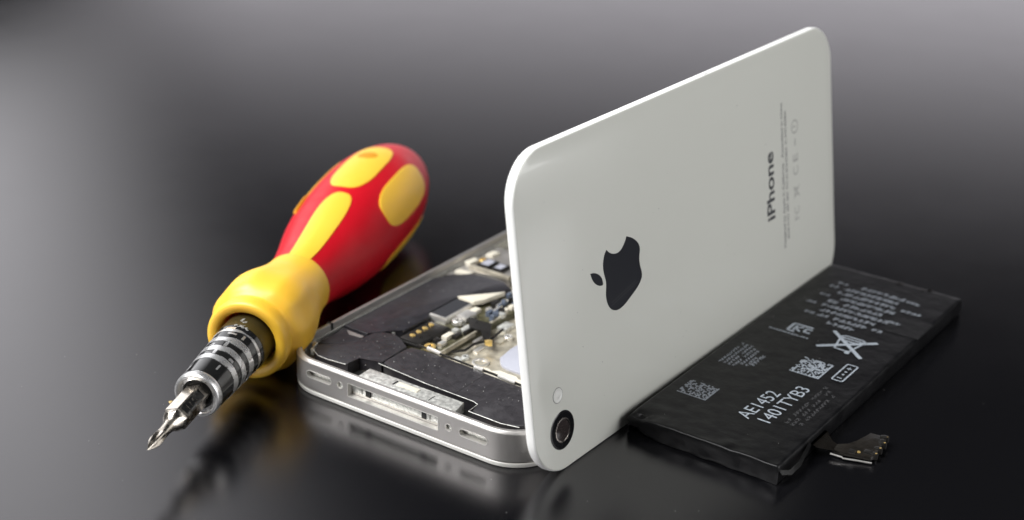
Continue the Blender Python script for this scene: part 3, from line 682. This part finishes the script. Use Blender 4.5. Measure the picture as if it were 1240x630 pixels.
# worn chrome showing through the black enamel
bm = bmesh.new(); rs = random.Random(21)
def chip_patch(s0, s1, t0, t1, r):
    n = 5; rows = []
    bm_v = [[bm.verts.new(sv(s0 + (s1 - s0) * i / 2 + .12 * rs.random(), rad(t0 + (t1 - t0) * k / n), r)) for k in range(n + 1)] for i in range(3)]
    for A_, B_ in zip(bm_v, bm_v[1:]):
        for k in range(n): bm.faces.new((A_[k], A_[k + 1], B_[k + 1], B_[k]))
for a in ((29.2, 30.7, 96, 104), (26.2, 27.6, 86, 93), (35.2, 35.9, 70, 92), (33.0, 34.4, 118, 124), (33.4, 33.9, 84, 104), (29.3, 29.9, 60, 74), (26.2, 27.0, 128, 140), (21.0, 24.3, 48, 56), (22.2, 23.9, 120, 125)): chip_patch(*a, 4.35 + (a[0] - 20.2) * .0406 + .06)
obj('worn_enamel', bm, M['chrome'], ch)
bm = bmesh.new(); rs = random.Random(9)
for s0, t0 in ((36.0, 84), (36.0, 92), (36.1, 100), (36.0, 108), (37.9, 96), (38.0, 88)):
    for k in range(3):
        t1 = t0 + 6 * rs.random(); s1 = s0 - .2 + 1.0 * rs.random()
        A_ = [bm.verts.new(sv(s, rad(t), 5.2)) for s, t in ((s1, t1), (s1 + .22, t1), (s1 + .22 + .4 * rs.random(), t1 + 5), (s1 + .4 * rs.random(), t1 + 5))]
        bm.faces.new(A_)
obj('worn_print', bm, M['pale_print'], ch, smooth=False)
# bit: hexagon shank, neck and cross tip
bm = bmesh.new()
H6 = lambda r, s, rot=0: [(s, rad(60 * (k // 4) + 15 * (k % 4)) + rot, r * math.cos(rad(30)) / math.cos(rad(15 * (k % 4)) - rad(30))) for k in range(24)]
C6 = lambda r, s, rot=0: [(s, rad(15 * k) + rot, r) for k in range(24)]
rot = rad(45)
def X4(r, s, dep):
    out = []
    for k in range(24):
        t = 15 * k; c = abs(math.cos(rad(2 * (t - 45)))) # 1 at 45, 135 ...: flutes
        out.append((s, rad(t) + rot, r * (1 - dep * c ** 3)))
    return out
loft(bm, [X4(.04, 0, .3), X4(.3, .45, .5), X4(.62, 1.1, .62), X4(.92, 1.9, .62), X4(1.05, 2.6, .55), X4(1.08, 3.6, .4), X4(1.0, 5.0, .15), C6(.98, 6.4, rot), C6(1.05, 7.6, rot), C6(1.4, 8.5, rot), C6(1.9, 9.3, rot), H6(2.25, 10.0, rot), H6(2.4, 10.3, rot), H6(2.42, 22, rot)], sv)
bit = obj('bit', bm, M['bit'], driver, angle=22)
bm = bmesh.new()
loft(bm, [[(s, 6.2832 * k / 30, r) for k in range(30)] for s, r in ((19.3, 2.95), (19.3, 1.9), (20.4, 1.9), (20.4, 2.95))], sv, closed=True)
obj('bit_socket', bm, M['chuck_black'], ch)
# stamped letters on one flat of the bit
fa = rot + rad(90)
fl_r = 2.42 * math.cos(rad(30))
def hexf(x, y, z):     # x along the axis, y across the flat
    n = e_side * math.cos(fa) + e_up * math.sin(fa); t = -e_side * math.sin(fa) + e_up * math.cos(fa)
    return TIP + ax * x + t * y + n * (fl_r + z)
st = obj('stamped_flat', prism(hexf, rrect(11.0, -.9, 17.6, .9, .2, 3), -.2, .03, .02), M['chuck_black'], bit)
bm = bmesh.new(); text(bm, hexf, 'J1S', (11.8, .58), (1, 0), (0, -1), 3.8, 1.15, .045)
obj('stamped_letters', bm, M['bit'], st, smooth=False)

# crumb and dust on the table
bm = bmesh.new(); bmesh.ops.create_icosphere(bm, subdivisions=2, radius=.34)
for v in bm.verts: v.co = Vector(v.co) * (1 + .5 * pnoise(v.co * 4)) ; v.co.z *= .7
for v in bm.verts: v.co += Vector((-71.56, -19.28, .22))
o = obj('crumb', bm, M['crumb']); o['label'] = 'tiny tan crumb lying on the black table just behind the screwdriver bit'; o['category'] = 'crumb'
bm = bmesh.new(); rs = random.Random(31)
for k in range(60):
    x, y = -110 + 190 * rs.random(), -70 + 150 * rs.random(); r = .035 + .045 * rs.random() ** 2
    disc(lambda a, b, z: Vector((x + a, y + b, z)), 0, 0, r, .004, .05, 0, bm, 6, ry=r * (.6 + .8 * rs.random()))
o = obj('dust', bm, M['pale_print'], smooth=False); o['kind'] = 'stuff'; o['label'] = 'fine pale dust specks on the table'

# dust on the opened phone covers
bm = bmesh.new(); rs = random.Random(17)
for k in range(70):
    a, b = (3 + 9 * rs.random(), 10 + 40 * rs.random()) if k < 22 else ((10 + 7 * rs.random(), 5.5 + 12 * rs.random()) if k < 36 else (19.5 + 34 * rs.random(), 8.6 + 9 * rs.random()))
    r = .04 + .07 * rs.random() ** 2; disc(ph, a, b, r, 6.18, 6.30, 0, bm, 6)
o = obj('dust_speck', bm, M['pale_print'], phone, smooth=False); o['kind'] = 'stuff'

# ------------------------------------------------------------------ light
CEN = Vector((-25, 25, 15)); HD = Vector((-.592, .806, 0)); RT = Vector((.806, .592, 0))
def area(name, pos, aim, sx, sy, rad_, color=(1, 1, 1), soft=None):
    """rad_: radiance of the lamp face; soft: (left, right, bottom, top) widths over which the softbox fades to its rim, and its bottom-to-top change"""
    d = bpy.data.lights.new(name, 'AREA'); d.shape = 'RECTANGLE'; d.size = sx * S; d.size_y = sy * S
    d.energy = rad_ * math.pi * (sx * S) * (sy * S); d.color = color
    o = bpy.data.objects.new(name, d); col.objects.link(o)
    o.location = pos * S; o.rotation_euler = (aim - pos).to_track_quat('-Z', 'Y').to_euler()
    if soft:
        d.use_nodes = True; nt = d.node_tree; em = next(n for n in nt.nodes if n.type == 'EMISSION')
        g = nt.nodes.new('ShaderNodeNewGeometry'); sp = nt.nodes.new('ShaderNodeSeparateXYZ'); nt.links.new(g.outputs['Parametric'], sp.inputs[0])
        def ramp(src, a, b, lo=0.0, hi=1.0, kind='SMOOTHSTEP'):
            m = nt.nodes.new('ShaderNodeMapRange'); m.interpolation_type = kind
            for k, v in zip((1, 2, 3, 4), (a, b, lo, hi)): m.inputs[k].default_value = v
            nt.links.new(src, m.inputs[0]); return m.outputs[0]
        def mul(p, q):
            m = nt.nodes.new('ShaderNodeMath'); m.operation = 'MULTIPLY'; nt.links.new(p, m.inputs[0]); nt.links.new(q, m.inputs[1]); return m.outputs[0]
        U, V = sp.outputs[0], sp.outputs[1]
        L_, R2, B_, T_, lo, hi = soft
        f = ramp(V, 1, 0, lo, hi, 'LINEAR')
        for src, a, b in ((U, 1, 1 - L_), (U, 0, R2), (V, 1, 1 - B_), (V, 0, T_)):
            if abs(a - b) > 1e-3: f = mul(f, ramp(src, a, b))
        nt.links.new(f, em.inputs['Strength'])
    return o
def rel(h, r, z): return CEN + HD * h + RT * r + Vector((0, 0, z))
area('softbox_overhead', rel(-90, -280, 370), CEN, 340, 340, 13.5)
area('softbox_back', rel(900, 190, 128), rel(0, 52, 30), 1310, 225, .79, (.975, .95, 1), soft=(.2, .1, 0, .03, .75, 2.15))
side = area('softbox_side', rel(400, -278, 270), rel(0, -95, 0), 390, 430, 1.72, (.98, .975, 1), soft=(0, .45, .06, .08, .85, 1.4))
side.rotation_euler.rotate_axis('Z', math.radians(11))
area('fill_right', rel(-140, 560, 210), Vector((0, 60, 30)), 360, 360, 5.8)
w = bpy.data.worlds.new('World'); sc.world = w; w.use_nodes = True
w.node_tree.nodes['Background'].inputs[0].default_value = (.9, .92, 1, 1); w.node_tree.nodes['Background'].inputs[1].default_value = .02

# ------------------------------------------------------------------ camera
cd = bpy.data.cameras.new('camera'); cam = bpy.data.objects.new('camera', cd); col.objects.link(cam)
cam.location = Vector((128.832, -185.099, 141.277)) * S
cam.rotation_euler = (math.radians(66.394), math.radians(-1.279), math.radians(36.825))
cd.sensor_width = 36; cd.lens = 1852.73 * 36 / 1240; cd.clip_start = .01; cd.clip_end = 20
cd.dof.use_dof = True; cd.dof.focus_distance = .274; cd.dof.aperture_fstop = 16
sc.camera = cam
sc.view_settings.view_transform = 'Standard'; sc.view_settings.look = 'None'
sc.view_settings.exposure = 0; sc.view_settings.gamma = 1
sc.cycles.use_denoising = True
